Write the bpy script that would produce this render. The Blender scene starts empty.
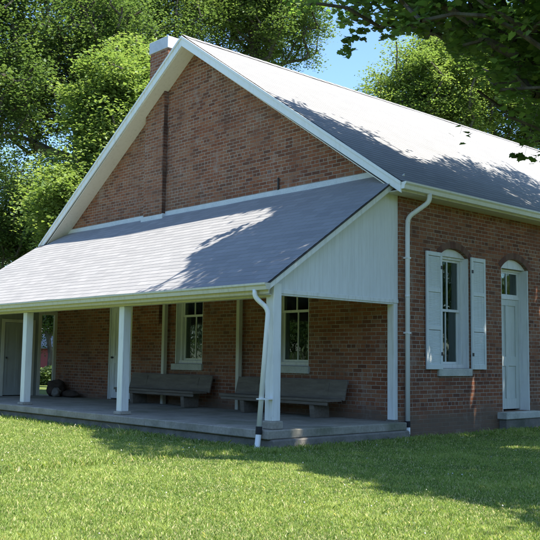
import bpy, bmesh, math, random
import numpy as np
from mathutils import Vector, Matrix
from mathutils.geometry import tessellate_polygon
from mathutils import noise as mnoise
random.seed(7)
S = bpy.context.scene
COL = S.collection
PI = math.pi

# ------------------------------------------------------------------ camera
CAM = np.array([9.2252, -11.4404, 1.2425]); YAW, PITCH, ROLL, FPX = -0.8263, 0.1016, 0.0136, 878.487
f = np.array([math.sin(YAW)*math.cos(PITCH), math.cos(YAW)*math.cos(PITCH), math.sin(PITCH)])
r = np.cross(f, [0, 0, 1.]); r /= np.linalg.norm(r); u = np.cross(r, f)
cr, sr = math.cos(ROLL), math.sin(ROLL)
RM = np.array([cr*r+sr*u, -sr*r+cr*u, f])
def proj(P):
    q = (np.asarray(P, float).reshape(-1, 3)-CAM) @ RM.T
    z = np.where(q[:, 2] > .05, q[:, 2], .05)
    return 270+FPX*q[:, 0]/z, 270-FPX*q[:, 1]/z, q[:, 2]
cd = bpy.data.cameras.new('camera'); cam = bpy.data.objects.new('camera', cd); COL.objects.link(cam)
M = Matrix(((RM[0][0], RM[1][0], -RM[2][0], CAM[0]), (RM[0][1], RM[1][1], -RM[2][1], CAM[1]), (RM[0][2], RM[1][2], -RM[2][2], CAM[2]), (0, 0, 0, 1)))
cam.matrix_world = M
cd.sensor_width = 36; cd.lens = FPX/540*36; cd.clip_end = 2000; cd.clip_start = .1
S.camera = cam

# ------------------------------------------------------------------ light
SUN = np.array([.50, .062, 1.]); SUNN = SUN/np.linalg.norm(SUN)
el = math.asin(SUNN[2]); az = math.atan2(SUNN[0], SUNN[1])
w = bpy.data.worlds.new('World'); S.world = w; w.use_nodes = True
nt = w.node_tree; sk = nt.nodes.new('ShaderNodeTexSky'); sk.sky_type = 'NISHITA'; sk.sun_disc = False
sk.sun_elevation = el; sk.sun_rotation = az; sk.air_density = 1.0; sk.dust_density = 0.4; sk.ozone_density = 6.5
bg = nt.nodes['Background']; bg.inputs[1].default_value = .122; nt.links.new(sk.outputs[0], bg.inputs[0])
ld = bpy.data.lights.new('sun', 'SUN'); ld.energy = 4.7; ld.angle = math.radians(.53); ld.color = (1, .94, .84)
lo = bpy.data.objects.new('sun', ld); COL.objects.link(lo); lo.rotation_euler = Vector(SUNN).to_track_quat('Z', 'Y').to_euler()
vs = S.view_settings; S.display_settings.display_device = 'sRGB'
vs.view_transform = 'Standard'; vs.look = 'None'; vs.gamma = 1; vs.use_curve_mapping = False; vs.exposure = 1.52
S.cycles.max_bounces = 8; S.cycles.diffuse_bounces = 5; S.cycles.transparent_max_bounces = 12

# ------------------------------------------------------------------ materials
class NT:
    def __init__(s, name):
        s.m = bpy.data.materials.new(name); s.m.use_nodes = True; s.t = s.m.node_tree
        s.b = s.t.nodes['Principled BSDF']; s.out = s.t.nodes['Material Output']
    def n(s, typ, props=None, **ins):
        nd = s.t.nodes.new('ShaderNode'+typ)
        for k, v in (props or {}).items(): setattr(nd, k, v)
        for k, v in ins.items():
            key = int(k[1:]) if k[0] == '_' and k[1:].isdigit() else k.replace('__', ' ')
            s.set(nd.inputs[key], v)
        return nd
    def set(s, inp, v):
        if isinstance(v, bpy.types.NodeSocket): s.t.links.new(v, inp)
        elif isinstance(v, bpy.types.Node): s.t.links.new(v.outputs[0], inp)
        else:
            if isinstance(v, tuple) and len(v) == 3 and inp.type == 'RGBA': v = v+(1,)
            inp.default_value = v
    def coord(s, kind='Object', scale=(1, 1, 1), loc=(0, 0, 0)):
        c = s.n('TexCoord'); mp = s.n('Mapping'); s.t.links.new(c.outputs[kind], mp.inputs[0])
        mp.inputs['Scale'].default_value = scale; mp.inputs['Location'].default_value = loc
        return mp.outputs[0]
    def noise(s, vec, scale, detail=4, rough=.55):
        return s.n('TexNoise', None, Vector=vec, Scale=scale, Detail=detail, Roughness=rough).outputs[0]
    def ramp(s, fac, stops, interp='LINEAR'):
        nd = s.n('ValToRGB', None, Fac=fac); cr_ = nd.color_ramp; cr_.interpolation = interp
        while len(cr_.elements) < len(stops): cr_.elements.new(.5)
        for e, (p, c) in zip(cr_.elements, stops):
            e.position = p; e.color = (c if isinstance(c, tuple) else (c, c, c))+(1,)
        return nd.outputs[0]
    def mix(s, fac, a, b, mode='MIX'):
        nd = s.n('MixRGB', {'blend_type': mode}); s.set(nd.inputs[0], fac); s.set(nd.inputs[1], a); s.set(nd.inputs[2], b)
        return nd.outputs[0]
    def math(s, op, a, b=0.):
        nd = s.n('Math', {'operation': op}); s.set(nd.inputs[0], a); s.set(nd.inputs[1], b); return nd.outputs[0]
    def bump(s, h, strength=.5, dist=.01):
        nd = s.n('Bump', None, Height=h, Strength=strength, Distance=dist); s.set(s.b.inputs['Normal'], nd.outputs[0])
    def base(s, c, rough=.8, spec=.3):
        s.set(s.b.inputs['Base Color'], c); s.set(s.b.inputs['Roughness'], rough); s.b.inputs['Specular IOR Level'].default_value = spec
        return s.m

PILX = -6.68
def mat_brick(name, hue=0):
    t = NT(name)
    uv = t.coord('UV')
    wob = t.noise(uv, 3.0, 2)
    uvw = t.n('VectorMath', {'operation': 'ADD'}); t.set(uvw.inputs[0], uv)
    sc = t.n('VectorMath', {'operation': 'SCALE'}); nn = t.n('TexNoise', None, Vector=uv, Scale=9., Detail=2.)
    sub = t.n('VectorMath', {'operation': 'SUBTRACT'}); t.set(sub.inputs[0], nn.outputs[1]); sub.inputs[1].default_value = (.5, .5, .5)
    t.set(sc.inputs[0], sub.outputs[0]); sc.inputs['Scale'].default_value = .010; t.set(uvw.inputs[1], sc.outputs[0])
    v = uvw.outputs[0]
    def br(mort, smooth):
        b = t.n('TexBrick', {'offset': .5, 'squash': .52, 'squash_frequency': 7})
        t.set(b.inputs['Vector'], v)
        for k, x in dict(Scale=1., Bias=0.).items(): b.inputs[k].default_value = x
        b.inputs['Mortar Size'].default_value = mort; b.inputs['Mortar Smooth'].default_value = smooth
        b.inputs['Brick Width'].default_value = .208; b.inputs['Row Height'].default_value = .0695
        b.inputs['Color1'].default_value = (0, 0, 0, 1); b.inputs['Color2'].default_value = (1, 1, 1, 1); b.inputs['Mortar'].default_value = (.5, .5, .5, 1)
        return b
    b = br(.0062, .35)
    big = t.noise(uv, .35, 3)
    val = t.math('ADD', b.outputs[0], t.math('MULTIPLY', t.math('SUBTRACT', t.noise(uv, 1.1, 3), .5), .5))
    col = t.ramp(val, [(0, (.120, .048, .030)), (.15, (.165, .062, .034)), (.34, (.215, .077, .039)), (.55, (.250, .090, .044)), (.75, (.275, .112, .056)), (.92, (.265, .130, .076)), (1, (.18, .075, .046))])
    fine = t.noise(uv, 60, 5)
    col = t.mix(.35, col, t.ramp(fine, [(.3, .25), (.7, .9)]), 'OVERLAY')
    col = t.mix(t.ramp(big, [(.4, 0.), (.7, .4)]), col, (.25, .145, .09))
    damp = t.ramp(t.noise(t.coord('UV', (.9, .35, 1), (7, 1, 0)), 1.2, 6, .6), [(.5, 0.), (.72, .45)]); col = t.mix(damp, col, (.10, .062, .045))
    mort = t.mix(t.noise(uv, 2.2, 4), (.29, .25, .20), (.50, .45, .375))
    worn = t.ramp(t.noise(uv, 1.7, 5), [(.46, .0), (.68, .7)])
    mort = t.mix(worn, mort, (.13, .10, .08))
    col = t.mix(b.outputs[1], col, mort)
    # grime and lime smears with shapes of their own near the foot of the wall
    geo = t.n('NewGeometry'); sp = t.n('SeparateXYZ', None, Vector=geo.outputs['Position'])
    hgt = t.math('ADD', sp.outputs[2], t.math('MULTIPLY', t.noise(uv, 1.3, 4), -.55))
    low = t.ramp(hgt, [(0., .8), (.22, .0)])
    col = t.mix(low, col, (.17, .125, .09))
    lime = t.ramp(t.noise(t.coord('UV', (1.3, .8, 1), (3.1, 2.2, 0)), 1.6, 6, .65), [(.58, 0.), (.75, .45)])
    col = t.mix(lime, col, (.42, .39, .35))
    # soot run down the right edge of the chimney pilaster
    sx = t.math('ABSOLUTE', t.math('SUBTRACT', sp.outputs[0], PILX+.0)); sx = t.math('ADD', sx, t.math('MULTIPLY', t.math('SUBTRACT', t.noise(uv, 2.2, 5), .42), .22))
    so = t.math('MULTIPLY', t.ramp(sx, [(.0, .72), (.055, 0.)]), t.math('MULTIPLY', t.math('GREATER_THAN', sp.outputs[2], 4.3), t.math('LESS_THAN', sp.outputs[1], .03)))
    col = t.mix(so, col, (.025, .020, .018))
    h = t.math('SUBTRACT', t.math('MULTIPLY', fine, .35), b.outputs[1])
    t.bump(h, .9, .006)
    return t.base(col, .9, .2)

def mat_paint(name, base=(.76, .775, .75), dirt=(.34, .33, .27), amt=.5, rough=.55, boards=None):
    t = NT(name); c = t.coord('Object')
    n1 = t.noise(c, 1.7, 6, .6); n2 = t.noise(t.coord('Object', (9, 9, .9)), 2., 5, .6); n3 = t.noise(c, 45, 4)
    col = t.mix(t.ramp(n2, [(.5, 0.), (.8, amt)]), base, dirt)
    col = t.mix(t.ramp(n1, [(.45, 0.), (.75, amt*.6)]), col, tuple(.75*x for x in base))
    peel = t.ramp(t.noise(t.coord('Object', (1, 1, .45)), 14, 6, .7), [(.66, 0.), (.70, 1.)])
    pm = t.math('MULTIPLY', peel, t.ramp(t.noise(c, .9, 2), [(.45, 0.), (.65, amt)]))
    col = t.mix(pm, col, (.28, .25, .21))
    t.bump(t.math('ADD', t.math('MULTIPLY', n3, .4), n2), .25, .004)
    return t.base(col, rough, .35)

def mat_shingle(name):
    t = NT(name); uv = t.coord('UV')
    b = t.n('TexBrick', {'offset': .5, 'squash': 1.})
    t.set(b.inputs['Vector'], uv); b.inputs['Scale'].default_value = 1
    b.inputs['Brick Width'].default_value = .305; b.inputs['Row Height'].default_value = .14; b.inputs['Mortar Size'].default_value = .0045; b.inputs['Mortar Smooth'].default_value = .1
    b.inputs['Color1'].default_value = (.0, .0, .0, 1); b.inputs['Color2'].default_value = (1, 1, 1, 1); b.inputs['Mortar'].default_value = (0, 0, 0, 1)
    col = t.ramp(b.outputs[0], [(0, (.215, .213, .213)), (.5, (.24, .237, .235)), (1, (.262, .258, .255))])
    col = t.mix(t.math('MULTIPLY', b.outputs[1], .42), col, (.12, .12, .12))
    grit = t.noise(uv, 170, 3, .7)
    col = t.mix(.5, col, t.ramp(grit, [(.3, .38), (.7, .72)]), 'OVERLAY')
    streak = t.ramp(t.noise(t.coord('UV', (1.6, .22, 1)), 1.5, 6, .65), [(.45, 0.), (.8, .35)])
    col = t.mix(streak, col, (.20, .198, .19))
    pale = t.ramp(t.noise(uv, .6, 4), [(.5, 0.), (.8, .35)])
    col = t.mix(pale, col, (.32, .312, .312))
    t.bump(t.math('ADD', grit, t.math('MULTIPLY', b.outputs[1], -2.)), .4, .003)
    return t.base(col, .9, .25)

def mat_noise(name, a, b_, scale=6, rough=.9, bump=.4, dist=.01, c3=None, spec=.25, stretch=(1, 1, 1)):
    t = NT(name); c = t.coord('Object', stretch)
    n1 = t.noise(c, scale, 7, .62); n2 = t.noise(c, scale*12, 4, .6)
    col = t.mix(t.ramp(n1, [(.32, 0.), (.68, 1.)]), a, b_)
    if c3: col = t.mix(t.ramp(t.noise(t.coord('Object', stretch, (5, 3, 1)), scale*.6, 5), [(.5, 0.), (.7, .8)]), col, c3)
    col = t.mix(.35, col, t.ramp(n2, [(.25, .25), (.75, .8)]), 'OVERLAY')
    t.bump(t.math('ADD', n1, t.math('MULTIPLY', n2, .4)), bump, dist)
    return t.base(col, rough, spec)

def mat_glass(name):
    t = NT(name)
    tr = t.n('BsdfTransparent', None, Color=(.62, .66, .64, 1)); gl = t.n('BsdfGlossy', None, Color=(.9, .95, .93, 1), Roughness=.03)
    c = t.coord('Object'); bn = t.n('Bump', None, Height=t.noise(c, 3.5, 2), Strength=.12, Distance=.02); t.set(gl.inputs['Normal'], bn.outputs[0])
    fr = t.n('Fresnel', None, IOR=1.5); fm = t.math('MULTIPLY', fr.outputs[0], .8)
    mx = t.n('MixShader'); t.set(mx.inputs[0], fm); t.t.links.new(tr.outputs[0], mx.inputs[1]); t.t.links.new(gl.outputs[0], mx.inputs[2])
    t.t.links.new(mx.outputs[0], t.out.inputs[0]); return t.m

def mat_leaf(name, stops, trans=.45, gloss=.10):
    t = NT(name)
    at = t.n('Attribute', {'attribute_name': 'tint'})
    col = t.ramp(at.outputs['Fac'], stops)
    colt = t.mix(1., col, (1.45, 1.5, .75, 1), 'MULTIPLY')
    d = t.n('BsdfDiffuse', None, Color=col); tl = t.n('BsdfTranslucent', None, Color=colt); g = t.n('BsdfGlossy', None, Color=(.9, .95, .85, 1), Roughness=.5)
    m1 = t.n('MixShader'); m1.inputs[0].default_value = trans; t.t.links.new(d.outputs[0], m1.inputs[1]); t.t.links.new(tl.outputs[0], m1.inputs[2])
    m2 = t.n('MixShader'); fr = t.n('Fresnel', None, IOR=1.4); m2.inputs[0].default_value = gloss*.4
    t.t.links.new(m1.outputs[0], m2.inputs[1]); t.t.links.new(g.outputs[0], m2.inputs[2]); t.t.links.new(m2.outputs[0], t.out.inputs[0])
    return t.m

def mat_board(name, base, dirt, vertical=True, pitch=.09, rough=.6):
    # narrow vertical boards: grooves and streaky wear
    t = NT(name); uv = t.coord('UV'); sp = t.n('SeparateXYZ', None, Vector=uv)
    a = t.math('FRACT', t.math('DIVIDE', sp.outputs[0], pitch))
    g = t.ramp(t.math('ABSOLUTE', t.math('SUBTRACT', a, .5)), [(.455, 0.), (.49, 1.)])
    idx = t.math('FLOOR', t.math('DIVIDE', sp.outputs[0], pitch)); wn = t.n('TexWhiteNoise', {'noise_dimensions': '1D'}, W=idx)
    col = t.mix(t.math('MULTIPLY', wn.outputs[0], .25), base, tuple(.78*x for x in base))
    st = t.noise(t.coord('UV', (14, 1.2, 1)), 2., 6, .65)
    col = t.mix(t.ramp(st, [(.45, 0.), (.78, .65)]), col, dirt)
    col = t.mix(t.math('MULTIPLY', g, .22), col, tuple(.5*x for x in dirt))
    t.bump(t.math('SUBTRACT', t.math('MULTIPLY', st, .25), t.math('MULTIPLY', g, .6)), .45, .004)
    return t.base(col, rough, .3)

BRICK = mat_brick('brick')
WHITE = mat_paint('white_paint')
WHITEC = mat_paint('white_paint_clean', (.80, .81, .79), (.45, .44, .38), .3, .4)
TRIM = mat_paint('bounce_tinted_trim', (.62, .60, .50), (.33, .30, .22), .55)  # yellowish grass bounce on the porch fascia is put into this trim colour
SOFF = mat_paint('bounce_warmed_soffit', (.74, .70, .61), (.40, .36, .28), .4)  # white soffit paint, with warm bounce light put into its base colour
SHUT = mat_paint('shutter_paint', (.68, .72, .70), (.42, .44, .41), .45)
DOORP = mat_paint('door_paint', (.62, .65, .60), (.36, .37, .31), .55)
PANEL = mat_board('panel_boards', (.76, .78, .78), (.60, .61, .59))
GREYB = mat_board('grey_boards', (.30, .31, .27), (.20, .20, .17), pitch=.14)
CEIL = mat_board('ceiling_boards', (.46, .45, .38), (.27, .25, .2), pitch=.12)
SHINGLE = mat_shingle('shingles')
FLASH = mat_noise('flashing', (.52, .55, .57), (.64, .66, .66), 3, .45, .1)
CONC = mat_noise('concrete', (.22, .205, .17), (.36, .335, .28), 2.2, .92, .6, .01, (.15, .155, .10))
STONE = mat_noise('sill_stone', (.42, .43, .38), (.56, .56, .50), 4, .85, .4, .006, (.33, .35, .29))
DSTONE = mat_noise('foundation_stone', (.14, .13, .11), (.24, .22, .19), 3, .95, .8, .02, (.09, .10, .07))
BENCH = mat_noise('weathered_wood', (.13, .108, .082), (.20, .17, .132), 2.5, .8, .5, .006, None, .25, (1.2, 8, 8))
BLACK = mat_noise('black_rubber', (.012, .012, .014), (.022, .022, .024), 8, .5)
GALV = mat_noise('galvanised', (.40, .43, .48), (.52, .55, .60), 5, .4, .1, .003)
BARK = mat_noise('bark', (.060, .050, .040), (.13, .112, .09), 3, .95, 1., .03, (.11, .12, .09), .1, (3, 3, .7))
GLASS = mat_glass('window_glass')
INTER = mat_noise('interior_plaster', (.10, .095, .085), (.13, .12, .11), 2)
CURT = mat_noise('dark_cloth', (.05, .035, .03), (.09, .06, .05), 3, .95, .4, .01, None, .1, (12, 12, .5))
DARKE = mat_noise('roof_edge', (.05, .05, .055), (.09, .09, .10), 5)
SACK = mat_noise('sack_cloth', (.045, .032, .024), (.085, .06, .045), 6, .95, .8, .02)
REDP = mat_board('red_siding', (.42, .085, .075), (.36, .12, .10), pitch=.2)
IRON = mat_noise('dark_iron', (.03, .03, .03), (.06, .055, .05), 9, .5)

# ------------------------------------------------------------------ mesh helper
class MB:
    def __init__(s): s.v = []; s.f = []; s.uv = []; s.mi = []
    def face(s, pts, uv=None, mi=0):
        i = len(s.v); s.v += [tuple(p) for p in pts]; s.f.append(tuple(range(i, i+len(pts)))); s.mi.append(mi)
        if uv is None:
            a = Vector(pts[0]); nrm = Vector((0, 0, 0))
            for k in range(1, len(pts)-1): nrm += (Vector(pts[k])-a).cross(Vector(pts[k+1])-a)
            ax = max(range(3), key=lambda q: abs(nrm[q]))
            uv = [((p[1], p[2]) if ax == 0 else (p[0], p[2]) if ax == 1 else (p[0], p[1])) for p in pts]
        s.uv += uv
        return s
    def hexa(s, P, mi=0):  # P: bottom 4 ccw, top 4 ccw
        for q in ((3, 2, 1, 0), (4, 5, 6, 7), (0, 1, 5, 4), (1, 2, 6, 5), (2, 3, 7, 6), (3, 0, 4, 7)): s.face([P[i] for i in q], None, mi)
        return s
    def box(s, x0, x1, y0, y1, z0, z1, mi=0, j=0.):
        x0, x1 = min(x0, x1), max(x0, x1); y0, y1 = min(y0, y1), max(y0, y1); z0, z1 = min(z0, z1), max(z0, z1)
        return s.hexa([(x0, y0, z0), (x1, y0, z0), (x1, y1, z0), (x0, y1, z0), (x0, y0, z1), (x1, y0, z1), (x1, y1, z1), (x0, y1, z1)], mi)
    def prism(s, poly, axis, a, b, mi=0):  # poly: 2D pts; axis 0: (y,z) extruded in x ; 1: (x,z) in y
        mk = (lambda p, t: (t, p[0], p[1])) if axis == 0 else (lambda p, t: (p[0], t, p[1])) if axis == 1 else (lambda p, t: (p[0], p[1], t))
        area = sum(poly[i][0]*poly[(i+1) % len(poly)][1]-poly[(i+1) % len(poly)][0]*poly[i][1] for i in range(len(poly)))
        flip = (area > 0) ^ (axis == 1)
        A = [mk(p, a) for p in poly]; B = [mk(p, b) for p in poly]; n = len(poly)
        s.face(A[::-1] if flip else A, None, mi); s.face(B if flip else B[::-1], None, mi)
        for i in range(n):
            k = (i+1) % n; q = [A[i], A[k], B[k], B[i]]; s.face(q if flip else q[::-1], None, mi)
        return s
    def tube(s, pts, rad, n=10, mi=0, cap=True):
        rings = []; prev = None
        for i, p in enumerate(pts):
            p = Vector(p); a = Vector(pts[max(i-1, 0)]); b = Vector(pts[min(i+1, len(pts)-1)]); d = (b-a).normalized()
            if prev is None: prev = d.orthogonal().normalized()
            x = (prev-d*prev.dot(d)).normalized(); prev = x; y = d.cross(x); rr = rad[i] if isinstance(rad, (list, tuple)) else rad
            rings.append([p+(x*math.cos(2*PI*k/n)+y*math.sin(2*PI*k/n))*rr for k in range(n)])
        for i in range(len(rings)-1):
            for k in range(n):
                k2 = (k+1) % n; s.face([rings[i][k], rings[i][k2], rings[i+1][k2], rings[i+1][k]], None, mi)
        if cap: s.face(rings[0][::-1], None, mi); s.face(rings[-1], None, mi)
        return s
    def build(s, name, mats, parent=None, bevel=0, smooth=False, loc=None, weld=True):
        me = bpy.data.meshes.new(name); me.from_pydata(s.v, [], s.f); me.update()
        l = me.uv_layers.new(name='UVMap'); l.data.foreach_set('uv', np.array(s.uv, dtype=np.float32).ravel())
        if not isinstance(mats, (list, tuple)): mats = [mats]
        for m in mats: me.materials.append(m)
        me.polygons.foreach_set('material_index', s.mi)
        if weld or bevel:
            bm = bmesh.new(); bm.from_mesh(me); bmesh.ops.remove_doubles(bm, verts=bm.verts, dist=1e-5)
            bmesh.ops.recalc_face_normals(bm, faces=bm.faces)
            if bevel:
                es = [e for e in bm.edges if len(e.link_faces) == 2 and e.calc_face_angle(0) > .5]
                bmesh.ops.bevel(bm, geom=es, offset=bevel, segments=1, affect='EDGES', profile=.6)
            bm.to_mesh(me); bm.free()
        if smooth: me.polygons.foreach_set('use_smooth', [True]*len(me.polygons))
        o = bpy.data.objects.new(name, me); COL.objects.link(o)
        if parent: o.parent = parent
        return o
def tag(o, label=None, cat=None, group=None, kind=None):
    for k, v in (('label', label), ('category', cat), ('group', group), ('kind', kind)):
        if v: o[k] = v
    return o
def empty(name, parent=None, loc=(0, 0, 0)):
    o = bpy.data.objects.new(name, None); COL.objects.link(o); o.location = loc
    if parent: o.parent = parent
    return o

# ------------------------------------------------------------------ dimensions
W = 11.31; L = 15.6; OV = .345; RO = .41; HT = 4.15; APX = 8.20
SL = (APX-HT)/(W/2+OV)            # main slope
ZW = HT+SL*OV                      # roof top height over the side wall line
XM = -W/2
PS = .6747; HF = 4.417; PD = 3.10; ZSL = .258
def mtop(x): return APX-SL*abs(x-XM)

house = empty('brick_meeting_house')
tag(house, 'old red brick gabled meeting house with grey shingle roof and open front porch', 'building')

# ---- walls
ARC = 14
def arch_loop(a, b, z0, zs, rise):     # opening outline (t,z) with a segmental top
    pts = [(a, z0), (b, z0), (b, zs)]
    c = (a+b)/2; h = (b-a)/2; R = (h*h+rise*rise)/(2*rise); zc = zs+rise-R; th = math.asin(h/R)
    for i in range(1, ARC): 
        q = th-2*th*i/ARC; pts.append((c+R*math.sin(q), zc+R*math.cos(q)))
    pts.append((a, zs)); return pts
WIN1 = (-6.20, -5.24); WIN2 = (-3.08, -2.12); FDR = (-8.84, -7.86)
SWIN = (1.08, 1.97); SDR = (3.02, 3.99)
holes_front = [arch_loop(WIN1[0], WIN1[1], 1.13, 3.10, .16), arch_loop(WIN2[0], WIN2[1], 1.13, 3.10, .16), arch_loop(FDR[0], FDR[1], .262, 3.10, .16)]
holes_side = [arch_loop(SWIN[0], SWIN[1], 1.13, 3.10, .16), arch_loop(SDR[0], SDR[1], .33, 3.04, .2)]
TH = .30
mb = MB()
def holed(outer, holes, mk, inward):
    loops = [[Vector((p[0], p[1], 0)) for p in lp] for lp in [outer]+holes]
    flat = [p for lp in loops for p in lp]
    for tri in tessellate_polygon(loops): mb.face([mk(flat[i][0], flat[i][1], 0) for i in tri])
    for h in holes:
        for i in range(len(h)):
            k = (i+1) % len(h); mb.face([mk(*h[i], 0), mk(*h[k], 0), mk(*h[k], inward), mk(*h[i], inward)])
T = .06
outer = [(-W, -.3), (0, -.3), (0, ZW-T), (XM, APX-T), (-W, ZW-T)]
holed(outer, holes_front, lambda a, z, d: (a, d, z), TH)
outer_s = [(0, -.3), (L, -.3), (L, ZW-T), (0, ZW-T)]
holed(outer_s, holes_side, lambda a, z, d: (-d, a, z), TH)
mb.face([(-W, L, -.3), (-W, 0, -.3), (-W, 0, ZW-T), (-W, L, ZW-T)])
mb.face([(0, L, -.3), (-W, L, -.3), (-W, L, ZW-T), (XM, L, APX-T), (0, L, ZW-T)])
# chimney pilaster on the gable wall
PX0, PX1 = -7.40, -6.68
mb.box(PX0, PX1, -.10, .05, 2.0, 6.5)
mb.prism([(PX0, 6.5), (PX1, 6.5), (PX1, mtop(PX1)-.2), (PX0, mtop(PX0)-.2)], 1, -.10, .05)
wall = mb.build('wall', BRICK, house)

# interior shell (dark room seen through the panes)
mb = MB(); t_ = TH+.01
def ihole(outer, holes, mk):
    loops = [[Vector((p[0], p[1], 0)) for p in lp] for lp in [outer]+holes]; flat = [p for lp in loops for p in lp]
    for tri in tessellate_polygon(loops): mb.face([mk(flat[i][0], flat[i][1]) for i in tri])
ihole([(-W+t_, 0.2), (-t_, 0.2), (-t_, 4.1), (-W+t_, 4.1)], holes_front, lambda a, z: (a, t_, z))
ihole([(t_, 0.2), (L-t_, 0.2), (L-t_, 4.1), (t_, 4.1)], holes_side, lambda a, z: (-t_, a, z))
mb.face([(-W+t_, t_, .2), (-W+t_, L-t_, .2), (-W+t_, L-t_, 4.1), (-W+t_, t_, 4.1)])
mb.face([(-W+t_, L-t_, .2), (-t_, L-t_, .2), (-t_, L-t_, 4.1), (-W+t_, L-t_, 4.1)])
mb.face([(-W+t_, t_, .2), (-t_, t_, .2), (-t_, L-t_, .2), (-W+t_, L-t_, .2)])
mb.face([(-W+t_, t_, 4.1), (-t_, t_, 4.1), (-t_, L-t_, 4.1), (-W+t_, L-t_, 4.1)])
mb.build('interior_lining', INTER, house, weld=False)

# ---- roofs: real shingle courses
def courses(u0, u1, n, step, top_at, uvoff=0, seed=0, thick=.0045, du=.45):
    """top_at(u, s) -> point at distance s down the slope (s=0 ridge)."""
    mb = MB(); nu = max(2, int(abs(u1-u0)/du))
    us = [u0+(u1-u0)*i/nu for i in range(nu+1)]
    def P(uu, s, lift):
        p = Vector(top_at(uu, s)); nz = mnoise.noise(Vector((uu*.7, s*.9, seed)))*.012+mnoise.noise(Vector((uu*2.3, s*2.9, seed+9)))*.004
        return (p.x, p.y, p.z+nz+lift)
    for k in range(n):
        s0 = k*step; s1 = s0+step
        for i in range(nu):
            a, b = us[i], us[i+1]
            q = [P(a, s0, 0), P(b, s0, 0), P(b, s1, thick), P(a, s1, thick)]
            uvq = [(a, k*.14+uvoff+.002), (b, k*.14+uvoff+.002), (b, k*.14+.138+uvoff), (a, k*.14+.138+uvoff)]
            mb.face(q, uvq)
            mb.face([P(a, s1, thick), P(b, s1, thick), P(b, s1, 0), P(a, s1, 0)], [(a, 0.07), (b, .07), (b, .07), (a, .07)])
    return mb
ang = math.atan(SL); slen = (W/2+OV)/math.cos(ang); nc = 52; st = slen/nc
mb = courses(-RO, L+RO, nc, st, lambda uu, s: (XM+s*math.cos(ang), uu, APX-s*math.sin(ang)+.004), 0, 1)
m2 = courses(-RO, L+RO, nc, st, lambda uu, s: (XM-s*math.cos(ang), uu, APX-s*math.sin(ang)+.004), 3, 2)
o_ = len(mb.v); mb.v += m2.v; mb.f += [tuple(i+o_ for i in q) for q in m2.f]; mb.uv += m2.uv; mb.mi += m2.mi
# decking under the shingles
for sg in (-1, 1):
    xe = XM+sg*(W/2+OV-.01)
    A = [(XM, -RO+.015, APX-.02), (xe, -RO+.015, HT-.02), (xe, L+RO-.015, HT-.02), (XM, L+RO-.015, APX-.02)]
    B = [(p[0], p[1], p[2]-.035) for p in A]
    mb.face(A if sg > 0 else A[::-1], None, 1); mb.face(B[::-1] if sg > 0 else B, None, 1)
    for i in range(4): k = (i+1) % 4; mb.face([A[i], B[i], B[k], A[k]], None, 1)
# ridge caps
y = -RO
while y < L+RO-.05:
    for sg in (-1, 1):
        mb.face([(XM, y, APX+.028), (XM+sg*.14, y, APX+.024-.14*SL), (XM+sg*.14, y+.34, APX+.016-.14*SL), (XM, y+.34, APX+.02)], [(y, .01), (y, .13), (y+.3, .13), (y+.3, .01)])
    y += .30
roof = mb.build('roof', [SHINGLE, DARKE], house, weld=False)

# rake boards (front gable), each slope, and soffits
for sg in (-1, 1):
    mb = MB(); xe = XM+sg*(W/2+OV+.01)
    P = [(XM, APX-.03), (xe, HT-.03), (xe, HT-.19), (XM, APX-.235)]
    mb.prism(P, 1, -RO-.012, -RO+.02)
    P2 = [(XM, APX-.012), (xe+sg*.012, HT-.012), (xe+sg*.012, HT-.066), (XM, APX-.066)]
    mb.prism(P2, 1, -RO-.034, -RO-.013)
    mb.build('rake_board', WHITEC if sg > 0 else WHITE, house)
    mb = MB()
    d = .225
    xa, xb = (XM, xe)
    if sg > 0:
        P = [(xa, APX-d), (0., mtop(0)-d), (0., mtop(0)-d-.018), (xa, APX-d-.018)]
        mb.prism(P, 1, -RO+.021, -.002)
    else:   # notched round the chimney pilaster
        def seg(x0, x1, yb):
            mb.prism([(x0, mtop(x0)-d), (x1, mtop(x1)-d), (x1, mtop(x1)-d-.018), (x0, mtop(x0)-d-.018)], 1, -RO+.021, yb)
        seg(XM, PX1, -.002); seg(PX1, PX0, -.104); seg(PX0, xe, -.002)
    mb.build('soffit', SOFF, house)
# eave fascia + soffit on the right side and left
for sg in (-1, 1):
    xw = 0 if sg > 0 else -W
    mb = MB(); xe = xw+sg*OV
    mb.box(xe-.02*sg, xe, -RO+.02, L+RO, HT-.16, HT-.062)
    mb.box(xw+.003*sg, xe-.021*sg, -RO+.03, L, HT-.15, HT-.132)
    mb.build('eave_board', TRIM, house)
# back rake boards
mb = MB()
for sg in (-1, 1):
    xe = XM+sg*(W/2+OV); mb.prism([(XM, APX-.06), (xe, HT-.06), (xe, HT-.2), (XM, APX-.25)], 1, L+RO-.014, L+RO)
mb.build('back_rake_board', WHITE, house)

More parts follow.
